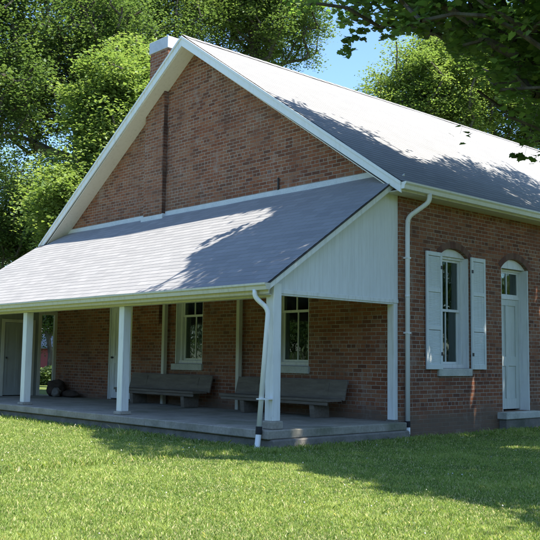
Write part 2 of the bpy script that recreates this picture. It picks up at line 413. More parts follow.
# side gutter (K-style) and downspout
mb = MB()
gx = OV+.004
prof = [(gx, HT-.02), (gx, HT-.13), (gx+.075, HT-.13), (gx+.085, HT-.07), (gx+.115, HT-.045), (gx+.115, HT-.015), (gx+.105, HT-.015), (gx+.100, HT-.045), (gx+.078, HT-.065), (gx+.068, HT-.122), (gx+.006, HT-.122), (gx+.006, HT-.02)]
mb.prism(prof, 1, -RO+.0, L+RO)
mb.prism([(gx+.001, HT-.021), (gx+.001, HT-.129), (gx+.074, HT-.129), (gx+.084, HT-.07), (gx+.113, HT-.046), (gx+.113, HT-.016)], 1, -RO-.004, -RO+.002)
gut = mb.build('gutter', WHITEC, house)
def downspout(pts, parent, r0=.04, band=None, low=None):
    # round-cornered pipe with joints
    P = [Vector(p) for p in pts]; out = [P[0]]
    for i in range(1, len(P)-1):
        a = (P[i-1]-P[i]); b = (P[i+1]-P[i]); la = min(.09, a.length*.45); lb = min(.09, b.length*.45)
        p0 = P[i]+a.normalized()*la; p1 = P[i]+b.normalized()*lb
        for k in range(6):
            q = k/5; out.append(p0*(1-q)**2+P[i]*2*q*(1-q)+p1*q*q)
    out.append(P[-1])
    mb = MB(); mb.tube(out, r0, 14)
    return mb, out
mb, out = downspout([(gx+.05, .28, HT-.12), (gx+.05, .28, HT-.26), (.055, .14, HT-.50), (.055, .13, HT-.75), (.055, .125, .20)], house)
mb.tube([(.055, .127, 2.30), (.055, .127, 2.345)], .0425, 14); mb.tube([(.055, .14, 3.55), (.055, .14, 3.60)], .0425, 14)
ds = mb.build('downspout', WHITEC, house, smooth=True)
mb = MB(); mb.tube([(.055, .125, .17), (.055, .125, .27)], .046, 14); mb.build('rubber_coupling', BLACK, ds, smooth=False)
mb = MB(); mb.tube([(.055, .125, 0.0), (.055, .125, .19)], .041, 14); mb.build('drain_stub', WHITEC, ds, smooth=True)
for z in (2.95, 1.7):
    mb = MB(); mb.box(.003, .099, .08, .17, z, z+.025); mb.build('strap', WHITEC, ds)

# flashing board where the porch roof meets the gable
mb = MB()
def flash(x0, x1, y, dz=0): mb.box(x0, x1, y-.022, y, HF-.03+dz, HF+.085+dz)
flash(-W-.0, PX0-.03, -.001); flash(PX0-.055, PX1+.055, -.103, -.065); flash(PX1+.03, -.36, -.001)
for xa, xb in ((PX0-.03, PX0-.003), (PX1+.003, PX1+.03)): mb.box(xa, xb, -.101, -.0015, HF-.09, HF+.04)
mb.build('flashing_board', FLASH, house)

mb = MB(); mb.tube([(-2.97, -.02, 4.50), (-2.97, -.02, 4.74)], .018, 8); mb.build('iron_anchor', IRON, house)
# chimney
ch = empty('chimney', house)
mb = MB(); mb.box(PX0+.03, PX1-.006, -.04, .62, 6.8, 8.29); mb.build('chimney_stack', BRICK, ch)
mb = MB(); mb.box(PX0+.005, PX1+.025, -.065, .645, 8.29, 8.565); mb.build('chimney_cap', GALV, ch, bevel=.006)
mb = MB(); mb.box(PX0-.03, PX1+.05, -.09, .68, mtop(PX1)-.62, mtop(PX1)-.02)  # counter-flashing sits in the roof
# keep only the part that stands just above the roof surface
mb = MB()
for (x, ya, yb) in ((PX1+.004, -.045, .63),): mb.prism([(ya, mtop(x)-.05), (yb, mtop(x)-.05), (yb, mtop(x)+.12), (ya, mtop(x)+.12)], 0, x, x+.006)
mb.build('chimney_flashing', GALV, ch)

# ---- brick arches over the side openings
def arch(parent, a, b, zs, rise, plane, off=.0):
    c = (a+b)/2; h = (b-a)/2; R = (h*h+rise*rise)/(2*rise); zc = zs+rise-R; th = math.asin(h/R)*1.03
    mb = MB(); n = 13
    for ring in range(1):
        r0 = R+.004; r1 = r0+.112
        for i in range(n):
            q0 = -th+2*th*(i+.06)/n; q1 = -th+2*th*(i+.94)/n; pr = .004+random.random()*.002
            P = [(c+r0*math.sin(q0), zc+r0*math.cos(q0)), (c+r0*math.sin(q1), zc+r0*math.cos(q1)), (c+r1*math.sin(q1), zc+r1*math.cos(q1)), (c+r1*math.sin(q0), zc+r1*math.cos(q0))]
            mb.prism(P, 0 if plane == 'x' else 1, -.05 if plane == 'x' else .05, pr if plane == 'x' else -pr, random.randint(0, 2))
    # mortar bed
    P = [(c+(R+.0)*math.sin(th*k/8), zc+(R+.0)*math.cos(th*k/8)) for k in range(-8, 9)]+[(c+(R+.118)*math.sin(th*k/8), zc+(R+.118)*math.cos(th*k/8)) for k in range(8, -9, -1)]
    mb.prism(P, 0 if plane == 'x' else 1, -.04 if plane == 'x' else .04, .0025 if plane == 'x' else -.0025, 3)
    return mb.build('brick_arch', ARCHM, parent)
ARCHM = [mat_noise('arch_brick_dark', (.11, .05, .038), (.15, .068, .05), 9), mat_noise('arch_brick_red', (.15, .065, .045), (.2, .09, .062), 9), mat_noise('arch_brick_brown', (.15, .08, .055), (.2, .11, .08), 9), mat_noise('mortar', (.13, .10, .08), (.20, .16, .13), 9)]

# ---- windows
def window(plane, a, b, z0, zs, rise, name='window'):
    """plane 'x' (side wall) or 'y' (gable wall). local t along the wall, d inward."""
    wdw = empty(name, house)
    if plane == 'x': bx = lambda mb, t0, t1, d0, d1, zz0, zz1, mi=0: mb.box(-d1, -d0, t0, t1, zz0, zz1, mi)
    else: bx = lambda mb, t0, t1, d0, d1, zz0, zz1, mi=0: mb.box(t0, t1, d0, d1, zz0, zz1, mi)
    ax = 0 if plane == 'x' else 1; sgn = -1 if plane == 'x' else 1
    e = .003; d0 = .13
    mb = MB()  # outer frame: boards lining the reveal, arched head panel
    bx(mb, a+e, a+.028, .012, .27, z0+e, zs+.01); bx(mb, b-.028, b-e, .012, .27, z0+e, zs+.01)
    bx(mb, a+.029, a+.085, d0, .27, z0+.02, zs-.03); bx(mb, b-.085, b-.029, d0, .27, z0+.02, zs-.03)
    bx(mb, a+.0295, b-.0295, d0-.03, .27, z0+e, z0+.07)
    bx(mb, a+.0295, b-.0295, d0-.015, .27, zs-.03, zs+.012)
    lp = arch_loop(a+.006, b-.006, zs+.013, zs+.02, rise-.03)
    mb.prism(lp, ax, sgn*.075, sgn*.11)
    mb.build('frame', WHITE, wdw)
    zi0, zi1 = z0+.07, zs-.03; zm = (zi0+zi1)/2+.02; c = (a+b)/2; t0, t1 = a+.085, b-.085
    for nm, za, zb, dd in (('sash', zm-.02, zi1-.002, .155), ('sash', zi0+.002, zm+.02, .192)):
        mb = MB()
        bx(mb, t0+.002, t0+.042, dd, dd+.034, za, zb); bx(mb, t1-.042, t1-.002, dd, dd+.034, za, zb)
        bx(mb, t0+.0425, t1-.0425, dd+.001, dd+.033, za, za+.045); bx(mb, t0+.0425, t1-.0425, dd+.001, dd+.033, zb-.04, zb)
        bx(mb, c-.011, c+.011, dd+.003, dd+.031, za+.0455, zb-.0405)
        mb.build(nm, WHITE, wdw)
        mb = MB(); bx(mb, t0+.03, t1-.03, dd+.015, dd+.019, za+.03, zb-.03); mb.build('pane', GLASS, wdw)
    mb = MB()
    for k in range(22):   # dark hanging cloth in soft folds behind the glass
        pass
    N = 36
    for side in ((t0-.05, c-.06), (c+.06, t1+.05)):
        for k in range(N):
            f0 = side[0]+(side[1]-side[0])*k/N; f1 = side[0]+(side[1]-side[0])*(k+1)/N
            g0 = .42+.018*math.sin(k*1.25); g1 = .42+.018*math.sin((k+1)*1.25)
            q = [(f0, g0, z0-.05), (f1, g1, z0-.05), (f1, g1, zs+.1), (f0, g0, zs+.1)]
            mb.face([(-p[1], p[0], p[2]) if plane == 'x' else (p[0], p[1], p[2]) for p in q])
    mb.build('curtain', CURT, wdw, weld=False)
    mb = MB(); bx(mb, a-.075, b+.03, -.045, .10, z0-.135, z0-.001); mb.build('sill', STONE, wdw, bevel=.008)
    return wdw
window('y', WIN1[0], WIN1[1], 1.13, 3.10, .16)
window('y', WIN2[0], WIN2[1], 1.13, 3.10, .16)
sw = window('x', SWIN[0], SWIN[1], 1.13, 3.10, .16)
arch(house, SWIN[0], SWIN[1], 3.10, .16, 'x'); arch(house, SDR[0], SDR[1], 3.04, .2, 'x')
for q in (WIN1, WIN2, FDR): arch(house, q[0], q[1], 3.10, .16, 'y')

# ---- shutters, folded back flat against the side wall
def shutter(y0, y1, mirror=False):
    sh = empty('shutter', house)
    z0, z1 = 1.115, 3.14; x0, x1 = .018, .052
    mb = MB(); s_ = .052
    mb.box(x0, x1, y0, y0+s_, z0, z1); mb.box(x0, x1, y1-s_, y1, z0, z1)
    rails = [(z0, z0+.09), (1.79, 1.86), (2.44, 2.51), (z1-.07, z1)]
    for a, b in rails: mb.box(x0+.001, x1-.001, y0+s_+.0005, y1-s_-.0005, a, b)
    mb.build('shutter_frame', SHUT, sh, bevel=.003)
    for (a, b) in ((rails[0][1], rails[1][0]), (rails[1][1], rails[2][0]), (rails[2][1], rails[3][0])):
        mb = MB(); z = a+.004
        while z < b-.02:   # fixed louvres
            mb.hexa([(x0+.004, y0+s_, z), (x1-.014, y0+s_, z-.012), (x1-.014, y1-s_, z-.012), (x0+.004, y1-s_, z), (x0+.010, y0+s_, z+.022), (x1-.012, y0+s_, z-.004), (x1-.012, y1-s_, z-.004), (x0+.010, y1-s_, z+.022)])
            z += .024
        mb.build('louvre_panel', SHUT, sh)
    for z in (1.35, 2.85):
        mb = MB(); mb.box(x1, x1+.006, (y1-.05) if not mirror else (y0), (y1) if not mirror else (y0+.05), z, z+.06); mb.build('hinge', IRON, sh)
shutter(.66, 1.105); shutter(1.985, 2.43, True)

# ---- doors
def door(plane, a, b, z0, zs, rise, dd, transom, paint, handle_side=-1):
    d_ = empty('door', house)
    if plane == 'x': bx = lambda mb, t0, t1, d0, d1, zz0, zz1, mi=0: mb.box(-d1, -d0, t0, t1, zz0, zz1, mi)
    else: bx = lambda mb, t0, t1, d0, d1, zz0, zz1, mi=0: mb.box(t0, t1, d0, d1, zz0, zz1, mi)
    ax = 0 if plane == 'x' else 1; sgn = -1 if plane == 'x' else 1; e = .003
    mb = MB()
    bx(mb, a+e, a+.03, .01, .285, z0+.002, zs+.01); bx(mb, b-.03, b-e, .01, .285, z0+.002, zs+.01)
    bx(mb, a+.031, a+.075, dd-.01, .285, z0+.002, zs-.03); bx(mb, b-.075, b-.031, dd-.01, .285, z0+.002, zs-.03)
    bx(mb, a+.0305, b-.0305, dd-.03, .285, zs-.03, zs+.012)
    bx(mb, a+.0755, b-.0755, dd-.02, .285, transom-.03, transom+.03)
    lp = arch_loop(a+.006, b-.006, zs+.013, zs+.02, rise-.03); mb.prism(lp, ax, sgn*.075, sgn*.11)
    mb.build('door_frame', WHITE, d_)
    t0, t1 = a+.078, b-.078; c = (t0+t1)/2
    mb = MB()   # transom light, two panes
    za, zb = transom+.031, zs-.031
    bx(mb, t0, t0+.04, dd, dd+.035, za, zb); bx(mb, t1-.04, t1, dd, dd+.035, za, zb); bx(mb, t0+.0405, t1-.0405, dd, dd+.035, za, za+.035); bx(mb, t0+.0405, t1-.0405, dd, dd+.035, zb-.035, zb)
    bx(mb, c-.012, c+.012, dd+.002, dd+.033, za+.0355, zb-.0355)
    mb.build('transom_sash', WHITE, d_)
    mb = MB(); bx(mb, t0+.03, t1-.03, dd+.015, dd+.019, za+.02, zb-.02); mb.build('transom_pane', GLASS, d_)
    mb = MB(); za, zb = z0+.03, transom-.033      # panelled leaf
    bx(mb, t0, t1, dd+.022, dd+.045, za, zb)
    st_ = .105
    bx(mb, t0, t0+st_, dd, dd+.021, za, zb); bx(mb, t1-st_, t1, dd, dd+.021, za, zb); bx(mb, c-.045, c+.045, dd+.0, dd+.021, za+.2, zb-.12)
    for q0, q1 in ((za, za+.2), (za+.82, za+1.0), (zb-.12, zb)):
        bx(mb, t0+st_+.0005, c-.0455, dd+.0005, dd+.0205, q0, q1); bx(mb, c+.0455, t1-st_-.0005, dd+.0005, dd+.0205, q0, q1)
    for q in (za, zb-.12): bx(mb, c-.044, c+.044, dd+.0007, dd+.0203, q+.001, q+.199 if q == za else zb-.001)
    mb.build('door_leaf', paint, d_, bevel=.003)
    kx = t0+.055 if handle_side < 0 else t1-.055
    mb = MB()
    if plane == 'x': mb.tube([(-dd, kx, z0+.98), (-dd+.03, kx, z0+.98), (-dd+.035, kx, z0+.98), (-dd+.06, kx, z0+.98)], [.012, .012, .028, .022], 12)
    else: mb.tube([(kx, dd, z0+.98), (kx, dd-.03, z0+.98), (kx, dd-.035, z0+.98), (kx, dd-.06, z0+.98)], [.012, .012, .028, .022], 12)
    mb.build('handle', IRON, d_)
    return d_
dsd = door('x', SDR[0], SDR[1], .33, 3.04, .2, .19, 2.50, DOORP)
dfd = door('y', FDR[0], FDR[1], .262, 3.10, .16, .06, 2.45, WHITE)
mb = MB(); mb.box(-.10, .20, 2.84, 4.12, .20, .328); mb.build('threshold_stone', STONE, dsd, bevel=.012)
mb = MB(); mb.box(.003, .17, 2.88, 4.08, -.15, .198); mb.build('step_base', DSTONE, dsd, bevel=.01)

# ------------------------------------------------------------------ porch (part of the house, with its own pieces)
porch = empty('porch', house)
pa = math.atan(PS); plen = PD/math.cos(pa); npc = 27; pst = plen/npc
mb = courses(-W-.30, .13, npc, pst, lambda uu, s: (uu, -s*math.cos(pa), min(HF-s*math.sin(pa), mtop(uu)-.10) if s < .6 else HF-s*math.sin(pa)), 7, 5)
A = [(-W-.29, -.0, HF-.012), (-W-.29, -PD+.01, HF-.012-PS*(PD-.01)), (.12, -PD+.01, HF-.012-PS*(PD-.01)), (.12, -.44, HF-.012-PS*.44), (-.06, -.44, HF-.012-PS*.44), (-.06, 0, HF-.012)]
B = [(p[0], p[1], p[2]-.03) for p in A]
mb.face(A, None, 1); 
for i in range(6): k = (i+1) % 6; mb.face([A[i], B[i], B[k], A[k]], None, 1)
# underside boards run along the eave: uv across slope
mb.face(B[::-1], [(p[1]*1.2, p[0]) for p in B[::-1]], 2)
mb.build('porch_roof', [SHINGLE, DARKE, CEIL], porch, weld=False)
def pz(y): return HF+PS*y
x = -W+.3
while x < -.1:      # rafters
    mb = MB(); mb.prism([(-.01, pz(-.01)-.044), (-2.85, pz(-2.85)-.044), (-2.85, pz(-2.85)-.14), (-.01, pz(-.01)-.17)], 0, x, x+.045); mb.build('rafter', TRIM, porch); x += .6
mb = MB(); mb.box(-W, -.03, -2.90, -2.73, 2.14, 2.345); mb.build('porch_beam', TRIM, porch, bevel=.004)
mb = MB()   # fascia and boxed eave
mb.box(-W-.27, .095, -3.055, -3.03, 2.175, 2.315); mb.box(-W-.27, .0, -3.029, -2.901, 2.165, 2.18)
mb.build('porch_fascia', TRIM, porch)
mb = MB(); gy = -3.058; gz = pz(-PD)
prof = [(gy, gz-.005), (gy, gz-.10), (gy-.07, gz-.10), (gy-.08, gz-.05), (gy-.105, gz-.03), (gy-.105, gz-.002), (gy-.096, gz-.002), (gy-.092, gz-.03), (gy-.072, gz-.045), (gy-.062, gz-.092), (gy-.006, gz-.092), (gy-.006, gz-.005)]
mb.prism(prof, 0, -W-.28, .13)
mb.prism([(gy-.001, gz-.006), (gy-.001, gz-.099), (gy-.069, gz-.099), (gy-.079, gz-.05), (gy-.103, gz-.031), (gy-.103, gz-.003)], 0, .128, .134)
mb.build('porch_gutter', TRIM, porch)
# right rake trim and gable-end panel
for xx, nm in ((.085, 'porch_rake_board'), (-W-.285, 'porch_rake_board')):
    mb = MB(); mb.prism([(-.005, pz(-.005)-.046), (-3.03, pz(-3.03)-.046), (-3.03, pz(-3.03)-.13), (-.005, pz(-.005)-.145)], 0, xx, xx+.022); mb.build(nm, WHITE, porch)
mb = MB(); mb.prism([(-.45, pz(-.45)-.11), (-3.03, pz(-3.03)-.11), (-3.03, pz(-3.03)-.128), (-.45, pz(-.45)-.128)], 0, -.0425, .0845); mb.build('rake_soffit', WHITE, porch)
mb = MB()
P = [(-.004, 2.235), (-.004, mtop(0)-.12), (-.3, pz(-.3)-.05), (-2.78, pz(-2.78)-.05), (-2.78, 2.235)]
mb.prism(P, 0, -.065, -.043); mb.build('side_panel', PANEL, porch)
mb = MB(); mb.box(-.12, -.045, -2.74, -.11, 2.175, 2.234); mb.box(-.0425, -.03, -2.74, -.004, 2.20, 2.262); mb.build('side_rail', WHITE, porch, bevel=.003)
# posts
def post(px, py, wd, z1, base=True, z0=ZSL):
    mb = MB(); mb.box(px-wd/2, px+wd/2, py-wd/2, py+wd/2, z0+(.055 if base else .003), z1)
    o = mb.build('post', WHITE, porch, bevel=.007)
    if base:
        mb = MB(); mb.box(px-wd/2-.035, px+wd/2+.035, py-wd/2-.035, py+wd/2+.035, z0+.001, z0+.054); mb.build('post_base', CONC, porch, bevel=.008)
post(-3.887, -2.815, .155, 2.138); post(-7.46, -2.815, .155, 2.138)
mb = MB(); mb.box(-.13, .034, -2.89, -2.735, .375, 2.34); mb.build('post', WHITE, porch, bevel=.005)
mb = MB(); mb.box(-.15, .065, -2.92, -2.70, ZSL+.001, .373); mb.build('post_base', CONC, porch, bevel=.012)
mb = MB(); mb.box(-.185, -.045, -.105, -.004, ZSL+.03, 2.235); mb.build('half_post', WHITE, porch, bevel=.004)
mb = MB(); mb.box(-.20, -.03, -.12, -.004, ZSL+.001, ZSL+.029); mb.build('half_post_base', DSTONE, porch)
for px in (-6.44, -3.95):
    mb = MB(); mb.box(px-.045, px+.045, -.15, -.06, ZSL+.002, pz(-.11)-.05); mb.build('wall_post', TRIM, porch, bevel=.003)
# slab and footing
mb = MB()
xs = [-W-.9, -8.6, -5.7, -2.85, .15]
for i in range(4): mb.box(xs[i]+.004, xs[i+1]-.004, -3.07, -.004, ZSL-.125, ZSL-(.0 if i % 2 else .004))
mb.build('slab', CONC, porch, bevel=.012)
mb = MB(); mb.box(-W-.85, .21, -3.02, -.006, -.15, ZSL-.127); mb.build('footing', DSTONE, porch, bevel=.02)
# porch downspout
mb, out = downspout([(-.13, gy-.05, gz-.09), (-.13, gy-.05, gz-.20), (.005, -2.965, gz-.37), (.0, -3.112, .27)], porch, .036)
pd = mb.build('porch_downspout', WHITEC, porch, smooth=True)
mb = MB(); mb.tube([(.0, -3.108, .31), (.002, -3.118, .20)], .046, 14); mb.build('porch_drain_coupling', BLACK, porch)
mb = MB(); mb.tube([(.002, -3.115, .22), (.03, -3.17, 0.0)], .040, 14); mb.build('porch_drain_stub', WHITEC, porch)
mb = MB(); mb.box(-.05, .05, -3.125, -2.891, .68, .70); mb.build('pipe_bracket', WHITEC, porch)

# ------------------------------------------------------------------ shed at the far end of the porch
shed = empty('porch_shed', None, (0, 0, 0)); tag(shed, 'grey boarded lean-to shed closing the far left end of the porch', 'shed')
X0 = -W-.02; X1 = -W-2.9
mb = MB()
DY = (-1.44, -.70)
def shp(y0, y1, z0, top=None): 
    mb.prism([(y0, z0), (y1, z0), (y1, min(2.62, pz(y1)-.08)), (y0, min(2.62, pz(y0)-.08))], 0, X0-.05, X0)
shp(-2.95, DY[0], ZSL+.002); shp(DY[1], -.52, ZSL+.002)
mb.prism([(DY[0], 2.08), (DY[1], 2.08), (DY[1], 2.62), (DY[0], 2.62)], 0, X0-.05, X0)
mb.box(X0-.05, X0, -.52, -.004, 2.36, 2.62)
mb.prism([(-2.4, 2.62), (-.004, 2.62), (-.004, pz(-.004)-.06), (-2.4, pz(-2.4)-.09)], 0, X0-.05, X0)
mb.box(X1, X0-.051, -2.95, -2.90, .2, 2.35); mb.box(X1, X0-.051, -.57, -.52, .2, 3.0); mb.box(X1, X1+.05, -2.89, -.58, .2, 2.6)
mb.build('wall', GREYB, shed)
mb = MB(); mb.box(X0+.001, X0+.02, DY[0]-.08, DY[0], ZSL+.004, 2.16); mb.box(X0+.001, X0+.02, DY[1], DY[1]+.08, ZSL+.004, 2.16); mb.box(X0+.001, X0+.02, DY[0]+.0005, DY[1]-.0005, 2.08, 2.16)
mb.box(X0-.055, X0+.018, -.519, -.44, ZSL+.004, 2.31); mb.box(X0-.055, X0+.018, -.075, .04, ZSL+.004, 2.31); mb.box(X0-.055, X0+.02, -.52, -.005, 2.312, 2.40)
mb.build('door_trim', TRIM, shed)
d_ = empty('door', shed)
mb = MB(); mb.box(X0-.04, X0-.012, DY[0]+.006, DY[1]-.006, ZSL+.02, 2.074)
c = (DY[0]+DY[1])/2
for a, b in ((DY[0]+.007, DY[0]+.1), (c-.045, c+.045), (DY[1]-.1, DY[1]-.007)): mb.box(X0-.0115, X0-.001, a, b, ZSL+.021, 2.073)
for a, b in ((ZSL+.021, .48), (1.2, 1.36), (1.95, 2.073)): mb.box(X0-.0115, X0-.002, DY[0]+.1005, c-.0455, a, b); mb.box(X0-.0115, X0-.002, c+.0455, DY[1]-.1005, a, b)
mb.build('door_leaf', mat_paint('shed_door_paint', (.36, .37, .33), (.2, .2, .17), .5), d_)
mb = MB(); mb.tube([(X0-.002, DY[0]+.06, 1.2), (X0+.03, DY[0]+.06, 1.2), (X0+.05, DY[0]+.06, 1.2)], [.012, .024, .02], 10); mb.build('handle', IRON, d_)
mb = courses(X1-.2, -W-.302, 16, (PD-1.62)/math.cos(pa)/16, lambda uu, s: (uu, -1.62-s*math.cos(pa), HF-PS*1.62-s*math.sin(pa)), 4, 6)
zt = HF-PS*1.62
mb.face([(X1-.2, -1.62, zt), (-W-.302, -1.62, zt), (-W-.302, -.40, 2.65), (X1-.2, -.40, 2.65)], [(0, 0), (2.9, 0), (2.9, 1.3), (0, 1.3)])
mb.face([(X1-.19, -1.62, zt-.03), (-W-.31, -1.62, zt-.03), (-W-.31, -3.08, pz(-3.08)-.03), (X1-.19, -3.08, pz(-3.08)-.03)], None, 1)
mb.build('roof', [SHINGLE, DARKE], shed, weld=False)

# ------------------------------------------------------------------ benches
def bench(x1, label):
    b = empty('bench', None, (x1, -.42, ZSL)); tag(b, label, 'bench', 'wooden benches on the porch')
    Ln = 2.86
    mb = MB(); mb.box(-Ln, 0, -.24, .12, .285, .33); mb.box(-Ln+.03, -.03, -.215, -.19, .225, .284); mb.build('seat', BENCH, b, bevel=.006)
    mb = MB(); mb.hexa([(-Ln+.02, .145, .30), (.02, .145, .30), (.02, .185, .30), (-Ln+.02, .185, .30), (-Ln+.02, .235, .645), (.02, .235, .645), (.02, .27, .64), (-Ln+.02, .27, .64)]); mb.build('backrest', BENCH, b, bevel=.006)
    for lx in (-.42, -Ln+.62):
        mb = MB(); mb.prism([(-.17, .001), (.20, .001), (.20, .284), (-.20, .284)], 0, lx-.055, lx+.055); mb.build('leg', BENCH, b, bevel=.005)
        mb = MB(); mb.hexa([(lx-.04, .121, .15), (lx+.04, .121, .15), (lx+.04, .144, .15), (lx-.04, .144, .15), (lx-.04, .208, .6), (lx+.04, .208, .6), (lx+.04, .222, .6), (lx-.04, .222, .6)]); mb.build('back_brace', BENCH, b)
    return b
bench(-4.68, 'long weathered grey-brown bench under the left porch window, behind the middle post')
bench(-1.02, 'long weathered grey-brown bench under the right porch window, behind the corner downspout')

# lumpy brown sack and a pale stone at the far end of the brick wall
def lump(name, cx, cy, cz, rx, ry, rz, mat, label, cat, seed, amp=.22):
    bm = bmesh.new(); bmesh.ops.create_icosphere(bm, subdivisions=4, radius=1)
    for v in bm.verts:
        d = 1+amp*mnoise.noise(v.co*1.6+Vector((seed, 0, 0)))+amp*.4*mnoise.noise(v.co*4+Vector((0, seed, 0)))
        p = v.co*d; z = p.z*rz
        v.co = (p.x*rx, p.y*ry, max(z+rz*.85, 0.002))
    me = bpy.data.meshes.new(name); bm.to_mesh(me); bm.free(); me.materials.append(mat); me.polygons.foreach_set('use_smooth', [True]*len(me.polygons))
    o = bpy.data.objects.new(name, me); COL.objects.link(o); o.location = (cx, cy, cz); return tag(o, label, cat)
lump('sack', -10.72, -.30, ZSL, .30, .22, .22, SACK, 'slumped dark brown lumpy sack against the brick wall by the shed opening', 'sack', 3)
lump('log', -10.12, -.25, ZSL, .36, .12, .09, SACK, 'low dark log lying along the brick wall beside the sack', 'log', 5, .12)
lump('stone', -10.42, -.46, ZSL, .13, .11, .12, DSTONE, 'pale grey stone in front of the dark sack', 'stone', 8)

# ------------------------------------------------------------------ foliage helpers
def np_mesh(name, V, F, mats, tint=None, smooth=False):
    me = bpy.data.meshes.new(name); nv = len(V); nf, k = F.shape
    me.vertices.add(nv); me.vertices.foreach_set('co', V.astype(np.float32).ravel())
    me.loops.add(nf*k); me.loops.foreach_set('vertex_index', F.astype(np.int32).ravel())
    me.polygons.add(nf); me.polygons.foreach_set('loop_start', np.arange(nf, dtype=np.int32)*k)
    try: me.polygons.foreach_set('loop_total', np.full(nf, k, dtype=np.int32))
    except Exception: pass
    if tint is not None:
        a = me.attributes.new('tint', 'FLOAT', 'POINT'); a.data.foreach_set('value', tint.astype(np.float32))
    for m in mats: me.materials.append(m)
    me.update(calc_edges=True)
    if smooth: me.polygons.foreach_set('use_smooth', np.ones(nf, dtype=bool))
    return me
LOBE = np.array([(0, -.45), (.14, -.34), (.40, -.34), (.38, -.14), (.54, .12), (.34, .16), (.24, .36), (0, .56), (-.24, .36), (-.34, .16), (-.54, .12), (-.38, -.14), (-.40, -.34), (-.14, -.34)])
DIAM = np.array([(0, -.5), (.34, -.12), (.26, .22), (0, .55), (-.26, .22), (-.34, -.12)])
def leaves(rng, P, size, tpl, up=.75, droop=.0):
    n = len(P); k = len(tpl)
    nrm = rng.normal(size=(n, 3))*(1-up); nrm[:, 2] += up; nrm += 1e-6; nrm /= np.linalg.norm(nrm, axis=1)[:, None]
    a = rng.normal(size=(n, 3)); a[:, 2] -= droop; a -= (a*nrm).sum(1)[:, None]*nrm; a /= np.linalg.norm(a, axis=1)[:, None]
    b = np.cross(nrm, a); s = size*rng.uniform(.65, 1.25, n)[:, None]
    fold = rng.uniform(.05, .35, n)[:, None]
    V = np.empty((n, k, 3))
    for i, (x, y) in enumerate(tpl): V[:, i] = P+s*(b*x+a*y+nrm*(fold*abs(x)-.12*(y+.1)**2))
    F = np.arange(n*k).reshape(n, k)
    return V.reshape(-1, 3), F

def in_poly_fn(xs, ys): return lambda x: np.interp(x, xs, ys)

LEAF_MAPLE = mat_leaf('maple_leaf', [(0, (.055, .105, .024)), (.5, (.105, .18, .040)), (1, (.17, .25, .065))], .64, .09)
LEAF_DARK = mat_leaf('dark_leaf', [(0, (.042, .076, .028)), (.5, (.092, .148, .052)), (1, (.17, .225, .090))], .45, .08)
LEAF_LIGHT = mat_leaf('light_leaf', [(0, (.085, .145, .040)), (.5, (.18, .25, .080)), (1, (.28, .34, .13))], .45, .07)
LEAF_MID = mat_leaf('mid_leaf', [(0, (.062, .110, .034)), (.5, (.135, .20, .068)), (1, (.22, .28, .11))], .40, .08)

